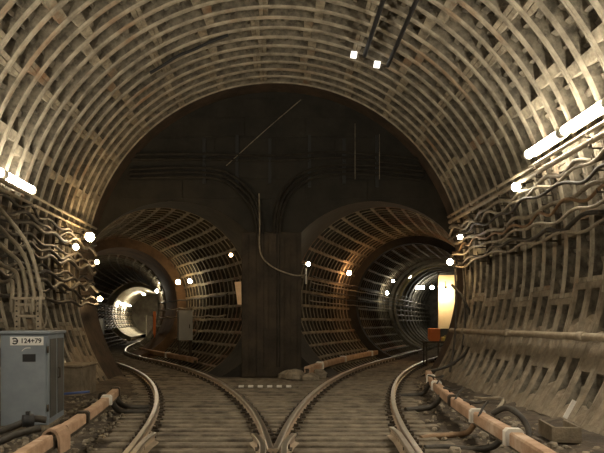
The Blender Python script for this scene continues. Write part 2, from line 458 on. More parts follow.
# brown collar and smooth sections beyond
mb = MB(); sC = eL+2.6
fC = frames(PL, eL, sC, 0.5, OL)
ring_face(mb, fC[0], ZS, 2.32, 2.95); arc_shell(mb, 2.32, ZS, fC, A1, A2, 48)
struct('wall_left_collar', mb, M_BROWN)
mb = MB(); sD = PL.s_of_y(49)
fD = frames(PL, sC, sD, 0.5, OL)
arc_shell(mb, 2.53, ZS, fD, A1, A2, 40); ring_face(mb, fD[0], ZS, 2.3, 2.55)
wl = struct('wall_left_bend', mb, M_GREYCONC)
segC = [small('lining_segment_bend', 2.34)]
place_rings(wl, PL, sC+.05, 25, SSTEP, OL, segC, ZS, rng)
mb = MB(); sE = PL.length()-.3
fE = frames(PL, sD, sE, 0.8, OL)
arc_shell(mb, 2.12, ZS, fE, A1, A2, 40); ring_face(mb, fE[0], ZS, 2.12, 2.55)
wf = struct('wall_left_far', mb, M_PALE)
mb = MB(); ring_face(mb, fE[-1], ZS, 0.02, 2.2); struct('wall_left_end', mb, M_GREYCONC)

# right running tunnel
sR = PR.s_of_y(YB+0.9); eR = PR.s_of_y(23.6); nR = int(round((eR-sR)/SSTEP)); eR = sR+nR*SSTEP
mb = MB(); lip(mb, PR, XR, AR, sR, OR); struct('wall_right_mouth', mb, M_SOOT)
mb = MB()
arc_shell(mb, RS+0.23, ZS, frames(PR, sR, eR, 0.5, OR), A1, A2, 48)
wall_right = struct('wall_right_tunnel', mb, M_GREYCONC)
place_rings(wall_right, PR, sR, nR, SSTEP, OR, segA, ZS, rng)
mb = MB(); fS = frames(PR, eR, eR+.35, .35, OR)
ring_face(mb, fS[0], ZS, 2.4, 2.95); arc_shell(mb, 2.4, ZS, fS, A1, A2, 48); ring_face(mb, fS[-1], ZS, 2.4, 2.9)
struct('wall_right_collar', mb, M_SOOT)
sB = eR+.35; nB = 9; eB = sB+nB*SSTEP
mb = MB(); arc_shell(mb, 2.72, ZS, frames(PR, sB, eB, 0.5, OR), A1, A2, 48)
wrB = struct('wall_right_bend', mb, M_GREYCONC)
place_rings(wrB, PR, sB, nB, SSTEP, OR, segB, ZS, rng)
mb = MB(); fT = frames(PR, eB, PR.s_of_y(43.5), 0.8, OR)
ring_face(mb, fT[0], ZS, 2.35, 2.8); arc_shell(mb, 2.35, ZS, fT, A1, A2, 40); ring_face(mb, fT[-1], ZS, 0.02, 2.4)
wr = struct('wall_right_far', mb, M_GREYCONC)
for q in range(12):
    s = eB+0.6+q*1.3
    h = MB(); fr2 = frames(PR, s, s+.16, .2, OR); arc_shell(h, 2.26, ZS, fr2, A1, A2, 40)
    ring_face(h, fr2[0], ZS, 2.26, 2.36); ring_face(h, fr2[-1], ZS, 2.26, 2.36)
    part('hoop', h, M_LINING if q == 0 else M_GREYCONC, wr)

# pier between the tunnels
mb = MB(); mb.box((-0.1, YB+0.45, 2.1), (1.72, 1.1, 4.2), ch=0.03)
pier = struct('wall_pier', mb, M_PIER)
rp = random.Random(5)
x = -0.95
while x < 0.74:
    wd = rp.uniform(.13, .24); wd = min(wd, 0.755-x)
    b = MB(); b.box((x+wd/2, YB-0.115, 2.08), (wd-.012, .03+rp.uniform(0, .03), 4.12), ch=0.006)
    part('formwork_board', b, M_PIER, pier); x += wd
# formwork boards of the bulkhead (joint courses)
for i, z in enumerate((5.15, 5.75, 6.35, 6.95, 7.5)):
    hw = math.sqrt(max(0.1, 5.2**2-(z+.5-ZM)**2)); zt = z
    n = max(2, int(2*hw/1.7)); 
    for k in range(n):
        x0 = -hw+2*hw*k/n; x1 = -hw+2*hw*(k+1)/n
        b = MB(); b.box(((x0+x1)/2, YB-.012, z+.29), (x1-x0-.03, .024+rp.uniform(0, .02), .55), ch=.006)
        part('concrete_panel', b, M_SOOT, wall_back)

# ================================================================== TRACK
# sleepers
def sleeper(c, L, rz, jit=True):
    b = MB(); b.box((0, 0, 0), (L, .215, .10), ch=.014)
    o = part('sleeper', b, M_SLEEP, floor)
    o.matrix_local = Matrix.Translation(c) @ Matrix.Rotation(rz, 4, 'Z')
rs = random.Random(4); y = 1.0
while y < 16.2:
    x0 = LX(y)-1.3+rs.uniform(-.12, .12); x1 = RX(y)+1.3+rs.uniform(-.12, .12)
    sleeper(((x0+x1)/2, y, -.005+rs.uniform(-.006, .006)), x1-x0, rs.uniform(-.012, .012)); y += 0.345
for path, y1 in ((PL, 40), (PR, 36)):
    s = path.s_of_y(16.5); e = path.s_of_y(y1)
    while s < e:
        p, t = path.at(s); sleeper((p.x, p.y, -.005), 2.3, math.atan2(-t.x, t.y)+rs.uniform(-.01, .01)); s += .55
# rails: T-section
def railprof(h=.135):
    return [(-.065, 0), (.065, 0), (.065, .012), (.012, .03), (.012, h-.04), (.036, h-.03), (.036, h-.006), (.028, h), (-.028, h), (-.036, h-.006), (-.036, h-.03), (-.012, h-.04), (-.012, .03), (-.065, .012)]
RMIS = [0]*14
RMIS[7] = 1; RMIS[6] = 1; RMIS[8] = 1; RMIS[5] = 1; RMIS[9] = 1
ZR = 0.045; G = 0.795
def rail(name, fr, label, fast=True):
    t = thing(name, label, 'rail', fr[0][0])
    o0 = Vector(fr[0][0])
    fl = [(o-o0, sd, up) for o, sd, up in fr]
    b = MB(); b.sweep(railprof(), fl, mis=RMIS); part('rail_bar', b, [M_RAIL, M_RUN], t)
    if fast:
        b = MB(); acc = 0; last = fl[0][0]
        for o, sd, up in fl[1:]:
            acc += (o-last).length; last = o
            if acc > .46 and o.length < 24:
                acc = 0; a = math.atan2(sd.y, sd.x)
                for q in (-1, 1):
                    b.box(o+sd*(.10*q)+UP*.012, (.11, .17, .03), a); b.box(o+sd*(.085*q)+UP*.04, (.05, .06, .05), a)
                    b.tube([o+sd*(.115*q)+UP*.02, o+sd*(.115*q)+UP*.085], .014, 6)
        f = part('rail_fastenings', b, M_IRON, t); f['kind'] = 'stuff'
    return t
sf = PL.s_of_y(6.55)
rail('running_rail', frames(PL, PL.s_of_y(0), PL.length()-2, .25, -G, ZR), 'outer rail of the left track, curving into the left tunnel')
rail('running_rail', frames(PL, sf, PL.length()-2, .25, G, ZR), 'rail from the crossing point curving left, inner rail of the left track')
rail('running_rail', frames(PR, PR.s_of_y(6.55), PR.s_of_y(43), .25, -G, ZR), 'rail from the crossing point curving right, inner rail of the right track')
rail('running_rail', frames(PR, PR.s_of_y(0), PR.s_of_y(43), .25, G, ZR), 'outer rail of the right track, curving into the right tunnel')
def poly_frames(pts, z):
    out = []; pts = [Vector((x, y, z)) for x, y in pts]
    for i, p in enumerate(pts):
        t = (pts[min(i+1, len(pts)-1)]-pts[max(i-1, 0)]).normalized(); out.append((p, Vector((t.y, -t.x, 0)), UP))
    return out
def inner(f, y, off): s = slope(f, y); n = math.sqrt(1+s*s); return f(y)+off*n
wl_pts = [(inner(LX, 7.55, G)-.15, 7.55), (inner(LX, 7.25, G)-.105, 7.25), (-.145, 6.9), (-.135, 6.5), (-.16, 6.0), (-.34, 4.0), (-.62, 1.0)]
wr_pts = [(inner(RX, 7.55, -G)+.15, 7.55), (inner(RX, 7.25, -G)+.105, 7.25), (.115, 6.9), (.10, 6.5), (.13, 6.0), (.30, 4.0), (.55, 1.0)]
rail('wing_rail', poly_frames(wl_pts, ZR), 'short flared wing rail on the left of the crossing point', False)
rail('wing_rail', poly_frames(wr_pts, ZR), 'short flared wing rail on the right of the crossing point', False)
gl = [(inner(LX, 7.5, -G)+.17, 7.5), (inner(LX, 7.1, -G)+.115, 7.1)]+[(inner(LX, yy, -G)+.10, yy) for yy in (6.6, 5.5, 4, 2.5)]
gr = [(inner(RX, 7.9, G)-.17, 7.9), (inner(RX, 7.5, G)-.115, 7.5)]+[(inner(RX, yy, G)-.10, yy) for yy in (6.8, 5.5, 4, 2.5)]
rail('guard_rail', poly_frames(gl, ZR+.02), 'guard rail end beside the left outer rail, bottom of view', False)
rail('guard_rail', poly_frames(gr, ZR+.02), 'guard rail end beside the right outer rail, bottom of view', False)
# white-dashed marker board
t = thing('marker_board', 'dark board with a row of white dashes between the tracks', 'marker', (-.24, 14.0, .06))
b = MB(); b.box((0, 0, 0), (1.6, .16, .05), ch=.008); part('board', b, M_SLEEP, t)
for k in range(6):
    b = MB(); b.box((-.56+.225*k, -.075, .012), (.12, .022, .03)); b.box((-.56+.225*k, 0, .03), (.12, .13, .012)); part('white_dash', b, M_PORC, t)

# ================================================================== CONDUCTOR RAILS
def conductor(label, path, side, spans, clamps, off, zt=.36, dark=(), k_=1.0):
    p0, _ = path.at(path.s_of_y(spans[0][0]))
    t = thing('conductor_rail', label, 'conductor rail')
    def fr(y0, y1, z):
        s0, s1 = path.s_of_y(min(y0, y1)), path.s_of_y(max(y0, y1)); out = []
        n = max(1, int((s1-s0)/.4))
        for i in range(n+1):
            s = s0+(s1-s0)*i/n; p, tg = path.at(s); sd = Vector((tg.y, -tg.x, 0))
            out.append((p+sd*(side*(G+off(p.y)))+UP*z, sd, UP))
        return out
    ally = [v for sp in spans for v in sp]
    b = MB(); b.sweep([(-.04, 0), (.04, 0), (.04, .09), (-.04, .09)], fr(min(ally), max(ally), zt-.14)); part('rail_bar', b, M_IRON, t)
    for y0, y1 in spans:
        b = MB(); b.sweep([(a*k_, c*k_) for a, c in ((-.085, -.11), (-.055, -.11), (-.055, 0), (.055, 0), (.055, -.11), (.085, -.11), (.085, .03), (.065, .055), (-.065, .055), (-.085, .03))], fr(y0, y1, zt)); part('cover_board', b, M_BOARD, t)
    for y in clamps:
        f0 = fr(y-.05, y+.05, zt)
        b = MB(); b.sweep([(a*k_, c*k_) for a, c in ((-.115, -.13), (.115, -.13), (.115, .045), (.08, .085), (-.08, .085), (-.115, .045))], f0)
        part('clamp', b, M_IRON if y in dark else M_PORC, t)
        b = MB(); o, sd, up = f0[0]
        b.tube([o+sd*(.16*side)+UP*(-.02), o+sd*(.26*side)+UP*(-.05), o+sd*(.28*side)+UP*(-zt+.0)], .03, 8)
        b.box(o+sd*(.28*side)+UP*(-zt+.03), (.2, .16, .06), math.atan2(sd.y, sd.x)); part('bracket', b, M_IRON, t)
    return t
offR = lambda y: 1.03-.28*max(0, min(1, (y-6.5)/8.5))
conductor('wood-covered conductor rail beside the right track, white clamps along it', PR, 1,
          [(3.0, 6.55), (6.72, 8.0), (8.2, 9.6), (9.75, 11.9), (12.1, 13.4), (13.6, 14.9)], [6.62, 8.1, 9.68, 12.0, 13.5], offR, dark=(9.68,), k_=.86)
offL = lambda y: .80-.07*max(0, min(1, (y-8)/3))
conductor('wood-covered conductor rail beside the left track, in front of the grey cabinet', PL, -1,
          [(3.5, 6.35), (6.95, 7.85), (8.05, 9.6), (9.9, 11.2)], [7.95, 9.75, 10.9], offL, dark=(7.95, 10.9), k_=.74)
conductor('long conductor rail along the left wall of the right tunnel', PR, -1,
          [(15.2, 16.6), (16.8, 19.5), (19.7, 23.0), (23.2, 30.0)], [16.7, 19.6, 23.1], lambda y: .78)
conductor('conductor rail along the right wall of the left tunnel', PL, 1,
          [(19.0, 22.0), (22.2, 27.0)], [22.1], lambda y: .55)
# hump cover on the left conductor rail
def offp(path, y, side, o, z): s = path.s_of_y(y); p, tg = path.at(s); return p+Vector((tg.y, -tg.x, 0))*(side*(G+o))+UP*z
c = offp(PL, 6.65, -1, .80, .30)
b = MB(); pr = []
for i in range(9):
    a = math.pi*i/8; pr.append((.11*math.cos(a), .14*math.sin(a)))
pr = pr+[(-.11, -.14), (-.085, -.14), (-.08, .0)]+[(-.08*math.cos(math.pi*i/6), .115*math.sin(math.pi*i/6)) for i in range(1, 6)]+[(.08, 0), (.085, -.14), (.11, -.14)]
b.sweep(pr, [(c+Vector((0, -.16, 0)), Vector((1, 0, 0)), UP), (c+Vector((0, .16, 0)), Vector((1, 0, 0)), UP)])
solo('joint_cover', b, M_BOARD, 'rounded wooden joint cover on the left conductor rail', 'rail cover')
# feeder cables on the floor
def bez(pts, n=10):
    pts = [Vector(p) for p in pts]; out = []
    for i in range(len(pts)-1):
        p0 = pts[max(0, i-1)]; p1 = pts[i]; p2 = pts[i+1]; p3 = pts[min(len(pts)-1, i+2)]
        for k in range(n):
            u = k/n; out.append(.5*((2*p1)+(p2-p0)*u+(2*p0-5*p1+4*p2-p3)*u*u+(3*p1-p0-3*p2+p3)*u**3))
    out.append(pts[-1]); return out
def cable(pts, r, m, label, name='cable', cat='cable', n=10, sides=7, group=None):
    b = MB(); b.tube(bez(pts, n), r, sides); return solo(name, b, m, label, cat, group)
cable([(2.72, 7.0, .3), (2.62, 7.05, .12), (2.4, 7.2, .05), (2.1, 7.3, .05), (1.85, 7.3, .04)], .04, M_CBLD, 'black floor cable from right conductor rail, the one nearest the camera')
cable([(2.75, 8.0, .3), (2.64, 8.05, .10), (2.45, 8.1, .05), (2.15, 8.0, .05), (1.95, 7.9, .04)], .04, M_CBLO, 'brown floor hose looping from right conductor rail to the outer rail')
cable([(3.0, 10.6, .3), (2.85, 10.6, .1), (2.6, 10.5, .06), (2.3, 10.4, .05)], .05, M_CBLD, 'black floor cable under the middle of the right conductor rail')
cable([(3.3, 12.6, .3), (3.15, 12.5, .1), (2.9, 12.4, .06), (2.6, 12.4, .05)], .05, M_CBLD, 'black floor cable under the far end of the right conductor rail')
cable([P(492, 414, 7.9), P(506, 408, 7.8), P(518, 414, 7.6), P(527, 426, 7.5), P(530, 440, 7.4)], .04, M_CBLD, 'thick black cable arching off the right conductor rail towards the wall')
cable([(3.02, 8.0, .42), (3.2, 8.3, .52), (3.1, 8.8, .46), (3.12, 9.2, .42)], .022, M_CBL, 'thin grey wire loop lying on the right conductor rail')
cable([(-2.85, 10.2, .3), (-2.7, 10.1, .1), (-2.45, 10.1, .06), (-2.15, 10.2, .06)], .05, M_CBLD, 'black floor cable at the far end of the left conductor rail')
cable([(-2.9, 10.7, .3), (-2.78, 10.6, .13), (-2.5, 10.5, .08), (-2.1, 10.6, .07)], .05, M_CBLD, 'second black floor hose behind the left conductor rail clamp')
cable([(-2.55, 6.7, .3), (-2.42, 6.72, .12), (-2.38, 6.5, .05), (-2.3, 6.0, .04)], .035, M_CBLD, 'black cable dropping from the joint cover to the floor')
cable([(-2.62, 6.75, .48), (-2.75, 6.68, .50), (-2.95, 6.6, .42), (-3.2, 6.4, .36), (-3.5, 6.2, .3)], .04, M_CBLD, 'upper black cable at the lower left corner beneath the cabinet')
cable([(-2.6, 6.55, .42), (-2.8, 6.45, .38), (-3.05, 6.35, .28), (-3.5, 5.9, .2)], .04, M_CBLD, 'lower black cable at the lower left corner beneath the cabinet')
for i, (x, y, z) in enumerate(((-2.78, 6.64, .49), (-3.08, 6.38, .31))):
    b = MB(); b.tube([(x-.05, y-.03, z), (x+.05, y+.03, z)], .07, 10); b.box((x, y, z+.07), (.04, .04, .07)); b.box((x, y, z-.10), (.03, .03, .14))
    solo('cable_clamp', b, M_INK, ('black clamp on the upper lower-left cable', 'black clamp on the lower lower-left cable')[i], 'clamp')
b = MB(); b.tube([(-3.75, 10.3, .34), (-3.3, 10.5, .36)], .022, 8); solo('rod', b, M_BLUE, 'blue plastic rod behind the cabinet and conductor rail', 'rod')

for i, y in enumerate((8.1, 9.7, 12.0)):
    q = offp(PR, y, 1, offR(y), .44)
    cable([q+Vector((-.1, -.35, -.05)), q+Vector((.02, -.2, .06)), q+Vector((.12, -.05, .10)), q+Vector((.04, .15, .05)), q+Vector((-.08, .3, .07)), q+Vector((.06, .5, .02)), q+Vector((.16, .6, -.2))], .016, M_CBLD, ('tangled dark wire on the right conductor rail, nearest the camera', 'tangled dark wire on the middle of the right conductor rail', 'tangled dark wire on the right conductor rail, farthest from the camera')[i], 'wire', 'wire')
# ================================================================== GREY CABINET
CX, CY = -3.69, 8.55; CW, CD, CH = .66, .98, 1.36
cb = thing('equipment_cabinet', 'grey steel equipment cabinet with white number plate, left of the track', 'cabinet', (CX, CY+CD/2, 0), math.radians(7))
b = MB(); b.box((0, 0, .06+CH/2), (CW, CD, CH), ch=.012); body = part('body', b, M_CAB, cb)
b = MB(); b.box((0, 0, .05), (CW+.02, CD+.02, .1), ch=.01); part('plinth', b, M_BOX, cb)
b = MB(); b.box((0, 0, .06+CH+.025), (CW+.06, CD+.06, .05), ch=.012); part('lid', b, M_CAB, cb)
b = MB(); b.box((0, -CD/2-.012, .06+CH/2), (CW-.05, .024, CH-.1), ch=.006); door = part('door', b, M_CAB, cb)
b = MB(); b.box((.07, -CD/2-.028, 1.08), (.18, .008, .11)); part('opening', b, M_INK, door)
b = MB(); b.tube(bez([(-.03, -CD/2-.028, 1.18), (.02, -CD/2-.03, 1.22), (.09, -CD/2-.028, 1.225)], 6), .005, 6); part('scratch', b, M_PLATE, door)
for q in range(2):
    b = MB(); b.box((CW/2+.006, -.23+.46*q, .06+CH/2+.03), (.012, .36, CH-.2), ch=.004); part('side_panel', b, M_CABD, cb)
for z in (.35, 1.2):
    b = MB(); b.tube([(CW/2+.0, -CD/2-.025, z-.05), (CW/2+.0, -CD/2-.025, z+.05)], .016, 8); part('hinge', b, M_IRON, cb)
b = MB(); b.tube([(CW/2+.02, 0.0, .75), (CW/2+.05, 0.0, .75), (CW/2+.05, 0.0, .9), (CW/2+.02, 0, .9)], .012, 6); part('handle', b, M_IRON, cb)
b = MB(); b.box((.04, -CD/2-.032, 1.325), (.46, .012, .125)); plate = part('number_plate', b, M_PLATE, door)
def text(body_, size, loc, parent, name, bold=0.0):
    cu = bpy.data.curves.new(name, 'FONT'); cu.body = body_; cu.size = size; cu.extrude = .002; cu.offset = bold
    cu.align_x = 'CENTER'; cu.align_y = 'CENTER'
    o = bpy.data.objects.new(name, cu); scene.collection.objects.link(o)
    bpy.context.view_layer.update()
    me = bpy.data.meshes.new_from_object(o.evaluated_get(bpy.context.evaluated_depsgraph_get()))
    bpy.data.objects.remove(o); me.materials.clear(); me.materials.append(M_INK)
    q = link(name, me, parent); q.matrix_local = Matrix.Translation(loc) @ Matrix.Rotation(math.pi/2, 4, 'X'); return q
b = MB(); lx, ly, lz = -.125, -CD/2-.041, 1.325; N_ = 20      # the letter E reversed
for i in range(N_):
    a0 = math.radians(-140+280*i/N_); a1 = math.radians(-140+280*(i+1)/N_)
    b.add([(lx+r*.95*math.cos(a), ly, lz+r*math.sin(a)) for r, a in ((.030, a0), (.050, a0), (.050, a1), (.030, a1))], [(0, 1, 2, 3)])
b.box((lx+.008, ly, lz), (.06, .002, .018)); part('letter', b, M_INK, door)
text('124+79', .095, (.10, -CD/2-.041, 1.325), door, 'digits', .002)
# terminal rack on the cabinet
rk = thing('terminal_rack', 'steel terminal rack standing on top of the grey cabinet', 'rack', (-3.87, 9.25, 1.47), math.radians(7))
for q in (-.16, .16):
    b = MB(); b.box((q, 0, .26), (.07, .06, .5), ch=.006); u = part('upright', b, M_PIPE, rk)
    for k in range(6):
        s = MB(); s.tube([(q, -.03, .06+.08*k), (q, -.055, .06+.08*k)], .014, 6); part('bolt', s, M_IRON, u)
for z in (.50, .40, .22):
    b = MB(); b.box((0, 0, z), (.5 if z > .45 else .3, .05, .04), ch=.005); part('crossbar', b, M_PIPE, rk)
b = MB(); b.tube(bez([(.2, 0, .42), (.27, 0, .36), (.27, 0, .12), (.21, 0, .03)], 6), .014, 6); part('wire_loop', b, M_CBL, rk)
for i in range(5):
    y0 = (281, 264, 247, 231, 214)[i]; xe = 12+7*i
    px = [(-45, y0-52, 11.0), (-18, y0-22, 10.5), (0+1.2*i, y0, 10.0), ((6+xe)*.62, y0*.5+140, 9.6), (xe+.5, 290, 9.35), (xe, 301, 9.25), (xe, 312, 9.25)]
    cable([P(*q) for q in px], .033, M_CBLP, ('leftmost', 'second from left', 'middle', 'fourth from left', 'rightmost')[i]+' of five pale thick cables curving down to the terminal rack', 'pale_cable')

# ================================================================== WALL CABLES AND PIPES
def wallpt(z, y, R, side): return Vector((side*math.sqrt(R*R-(z-ZM)**2), y, z))
ORD = ['topmost', 'second', 'third', 'fourth', 'fifth', 'sixth', 'seventh', 'eighth', 'ninth', 'tenth', 'eleventh', 'twelfth']
rc = random.Random(21)
def wavy(z, side, y0, y1, amp, r, m, label, pitch=1.0, R=5.08, wob=.04):
    n = 9; cnt = int((y1-y0)/pitch)+2; pts = []
    am = [amp*rc.uniform(.25, 1.3) for _ in range(cnt+1)]; jt = [rc.uniform(-wob, wob) for _ in range(cnt+1)]; ph = rc.uniform(0, 6.28)
    N = int((y1-y0)/pitch*n)
    for i in range(N+1):
        u = i/n; k = int(u); f = u-k; f = f*f*(3-2*f)
        A = am[k]*(1-f)+am[k+1]*f; base = jt[k]*(1-f)+jt[k+1]*f
        zz = z+base+A*math.sin(6.2832*u+ph)
        pts.append(wallpt(zz, y0+(y1-y0)*i/N, R+.03*math.sin(6.2832*u*.5+ph), side))
    b = MB(); b.tube(pts, r, 7); return solo('wall_cable', b, m, label, 'cable')
# right wall
zs = [4.16, 4.02, 3.88, 3.72, 3.56, 3.42, 3.26, 3.12]
mr = [M_CBL, M_CBLP, M_CBLD, M_CBL, M_CBLO, M_CBL, M_CBLD, M_CBL]
for i, z in enumerate(zs):
    wavy(z, 1, 2.0, 16.3, .062, .030 if i % 3 else .04, mr[i], '%s wavy cable from the top in the right wall bundle' % ORD[i].replace('topmost', 'first'), 1.1+.13*(i % 4), 5.0-.05*(i % 3), .06)
for i, (z, r) in enumerate(((4.50, .035), (4.36, .05))):
    b = MB(); b.tube([wallpt(z, y, 5.02, 1) for y in (2, 6, 9, 11, 11.6 if i else 13, 16.3)], r, 8)
    solo('conduit', b, M_PIPE, ('thin straight conduit just under the right tube lamps', 'thicker straight conduit above the wavy cables on the right wall')[i], 'conduit')
def bracket(y, side, z0, z1, label, n):
    t = thing('cable_bracket', label, 'bracket', (0, y, 0))
    b = MB(); fr = []
    for i in range(9):
        z = z0+(z1-z0)*i/8; p = wallpt(z, 0, 5.19, side); a = Vector((p.x, 0, p.z-ZM)).normalized(); fr.append((p, Vector((0, 1, 0)), a))
    b.sweep([(-.03, -.02), (.03, -.02), (.03, .04), (-.03, .04)], fr); part('strip', b, M_IRON, t)
    for i in range(n):
        z = z0+(z1-z0)*(i+.5)/n; p = wallpt(z, 0, 5.17, side); q = wallpt(z, 0, 4.95, side)
        b = MB(); b.tube([p, q, q+UP*.06], .014, 6); part('hook', b, M_IRON, t)
names = ['nearest the camera', 'second from the camera', 'third from the camera', 'fourth from the camera', 'fifth from the camera', 'farthest from the camera']
for i, y in enumerate((7.2, 9.0, 10.8, 12.6, 14.4, 15.9)):
    bracket(y, 1, 3.0, 4.5, 'dark hooked cable bracket on the right wall, '+names[i], 9)
for i, y in enumerate((8.4, 10.2, 12.0, 13.8, 15.6)):
    bracket(y, -1, 2.0, 4.1, 'dark hooked cable bracket on the left wall, '+names[i], 11)
# left wall
for i in range(2):
    b = MB(); b.tube([wallpt(4.16-.16*i, y, 5.05, -1) for y in (2, 6, 9, 11, 13, 15, 16.2)], .032, 8)
    solo('conduit', b, M_PIPE, ('upper straight conduit under the left tube lamps', 'lower straight conduit under the left tube lamps')[i], 'conduit')
for i in range(11):
    z = 3.82-.17*i
    wavy(z, -1, 2.0 if i < 4 else 7.0, 16.2, .065, .032+.006*(i % 3), M_CBLD, '%s sagging dark cable from the top in the left wall bundle' % ORD[i].replace('topmost', 'first'), 1.1+.12*(i % 4), 5.0-.05*(i % 3), .08)
# handrail pipe on right wall
t = thing('wall_pipe', 'straight horizontal pipe running along the lower right wall', 'pipe', (0, 0, 1.37))
b = MB(); b.tube([(4.86, 2, 0), (4.86, 9.2, 0), (4.86, 16.3, 0)], .06, 12); part('pipe_run', b, M_PIPE, t)
for y in (6.4, 9.35, 12.3, 15.2):
    b = MB(); b.tube([(4.86, y-.09, 0), (4.86, y+.09, 0)], .078, 12); part('coupling', b, M_PIPE, t)
    b = MB(); b.box((4.93, y+.4, -.02), (.2, .05, .05)); part('support', b, M_IRON, t)
# cable dropping at the far right corner
cable([P(452, 285, 16.1), P(464, 300, 15.6), P(474, 330, 15.4), P(466, 352, 14.9), P(448, 366, 14.6), P(425, 372, 14.6)], .035, M_CBLD, 'dark cable hanging in a curve at the far end of the right wall')
b = MB(); b.box(P(476, 342, 15.0), (.08, .04, .28), M=Matrix.Translation(P(476, 342, 15.0)) @ Matrix.Rotation(.5, 4, 'Y')); solo('cable_tag', b, M_PORC, 'white tag tied to the hanging cable on the far right', 'tag')
for k in range(3):
    cable([P(455+8*k, 262, 16.2-.1*k), P(456+9*k, 300, 15.9-.2*k), P(455+9*k, 335, 15.7-.2*k), P(450+8*k, 372, 15.2-.2*k)], .03, M_CBLD, ('left', 'middle', 'right')[k]+' one of three dark vertical cables beside the right tunnel mouth')
# vault pipes
for i, (x, z, y1) in enumerate(((2.03, 7.64, 13.4), (2.56, 7.42, 13.4))):
    t = thing('vault_pipe', ('left', 'right')[i]+' black pipe hung under the vault, white fitting at its end', 'pipe', (x, 0, z))
    b = MB(); b.tube([(0, 4, 0), (0, 8, 0), (0, y1, 0)], .045, 10); part('pipe_run', b, M_INK, t)
    for y in (6.2, 8.9, 11.4, 13.0):
        b = MB(); b.tube([(0, y, 0), (.05, y, .2), (.06, y, .34)], .02, 6); part('hanger', b, M_IRON, t)
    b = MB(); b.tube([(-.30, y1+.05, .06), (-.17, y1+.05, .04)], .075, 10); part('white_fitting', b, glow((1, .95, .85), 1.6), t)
    b = MB(); b.tube([(-.17, y1+.05, .04), (-.02, y1+.02, .0)], .03, 8); part('fitting_arm', b, M_IRON, t)
# dark cable along vault upper left
def V(px, py, R):
    a, b_ = (px-VPX)/F, -(py-VPY)/F; h = CAMZ-ZM
    A = a*a+b_*b_; B = 2*b_*h; C = h*h-R*R
    Y = (-B+math.sqrt(B*B-4*A*C))/(2*A); return Vector((a*Y, Y, CAMZ+b_*Y))
cable([V(x_, y_, 5.22) for x_, y_ in ((150, 73), (162, 66), (178, 56), (195, 49), (210, 42), (228, 35))], .035, M_INK, 'black cable crossing the vault lining at upper left')

# bulkhead cables
yb = YB-.1
M_MATTE = mat('sooty cable', (0.012, 0.010, 0.007), (0.03, 0.025, 0.017), 5.0, 0.95)
def bc(pts, label, r=.04, m=M_MATTE): cable([(x, yb-.02*i0, z) for i0, (x, z) in enumerate(pts)] if False else [(x, yb, z) for x, z in pts], r, m, label, n=8)
bc([(-4.3, 6.42), (-2.5, 6.45), (0, 6.4), (1.6, 6.5), (3.2, 6.4), (4.2, 6.3)], 'upper dark cable crossing the bulkhead above both tunnels')
bc([(-4.4, 6.28), (-2.4, 6.3), (0, 6.25), (1.8, 6.34), (3.3, 6.2), (4.2, 6.1)], 'lower dark cable crossing the bulkhead above both tunnels')
for k in range(3):
    o = .13*k
    bc([(4.3, 5.95-o), (2.6, 6.12-o), (1.2+o*.3, 6.05-o), (.4+o*.4, 5.6-o), (.05+o*.5, 4.9-o), (-.02+o*.6, 3.6), (-.02+o*.6, .3)], ('outer', 'middle', 'inner')[k]+' dark cable bending from the right down the pier')
    bc([(-4.2, 6.0-o), (-2.6, 6.05-o), (-1.5-o*.2, 5.95-o), (-.75-o*.4, 5.4-o), (-.42-o*.6, 4.6), (-.34-o*.6, 3.5), (-.34-o*.6, .3)], ('outer', 'middle', 'inner')[k]+' dark cable bending from the left down the pier')
cable([(-.46, yb-.02, 5.3), (-.44, yb-.08, 4.4), (-.42, yb-.09, 3.6), (-.1, yb-.09, 3.2), (.5, yb-.09, 2.95), (.9, yb-.05, 2.95)], .022, M_CBL, 'thin grey wire running down the pier and across to the right tunnel')
for i, x in enumerate((-2.05, -1.1, -.15, 1.0, 2.0, 2.95)):
    b = MB(); b.box((x, YB-.05, 6.25), (.09, .05, 1.5 if i % 2 else 1.3)); b.box((x, YB-.1, 6.25), (.05, .1, .06))
    solo('hanger_bar', b, M_INK, '%s dark vertical hanger bar from the left on the bulkhead' % ORD[i].replace('topmost', 'first'), 'bracket')
cable([(-1.4, yb-.02, 6.1), (-.3, yb-.02, 7.1), (.75, yb-.02, 8.0)], .012, M_CBL, 'thin diagonal wire high on the bulkhead')
for i, x in enumerate((2.3, 3.0)):
    b = MB(); b.tube([(x, yb-.05, 5.7), (x, yb-.05, 7.3-.3*i)], .01, 6); solo('wire', b, M_CBL, ('left', 'right')[i]+' thin vertical wire on the right side of the bulkhead', 'wire')

# cables along the running tunnels
def tunnel_cable(path, y0, y1, ang, R, r, m, label, amp=.05):
    s0, s1 = path.s_of_y(y0), path.s_of_y(y1); pts = []; n = int((s1-s0)/.2)
    for i in range(n+1):
        p, t = path.at(s0+(s1-s0)*i/n); sd = Vector((t.y, -t.x, 0)); f = (i % 9)/9
        a = math.radians(ang); pts.append(p+UP*ZS+sd*R*math.cos(a)+UP*(R*math.sin(a)-amp*4*f*(1-f)))
    b = MB(); b.tube(pts, r, 6); return solo('tunnel_cable', b, m, label, 'cable')
for k in range(5):
    tunnel_cable(PR, 17.9, 42, 163+5*k, 2.22, .02, (M_CBLD, M_CBL, M_CBLD)[k % 3], '%s cable from the top along the left wall of the right tunnel' % ORD[k].replace('topmost', 'first'), .02)
    tunnel_cable(PR, 30, 43, 168+8*k, 2.02, .04, M_CBL, '%s pale cable from the top deep in the right tunnel' % ORD[k].replace('topmost', 'first'), .03)
for k in range(3):
    tunnel_cable(PL, 18.3, 27, 3-9*k, 2.2, .028, (M_CBLD, M_CBL, M_CBL)[k], '%s cable from the top along the right wall of the left tunnel' % ORD[k].replace('topmost', 'first'))
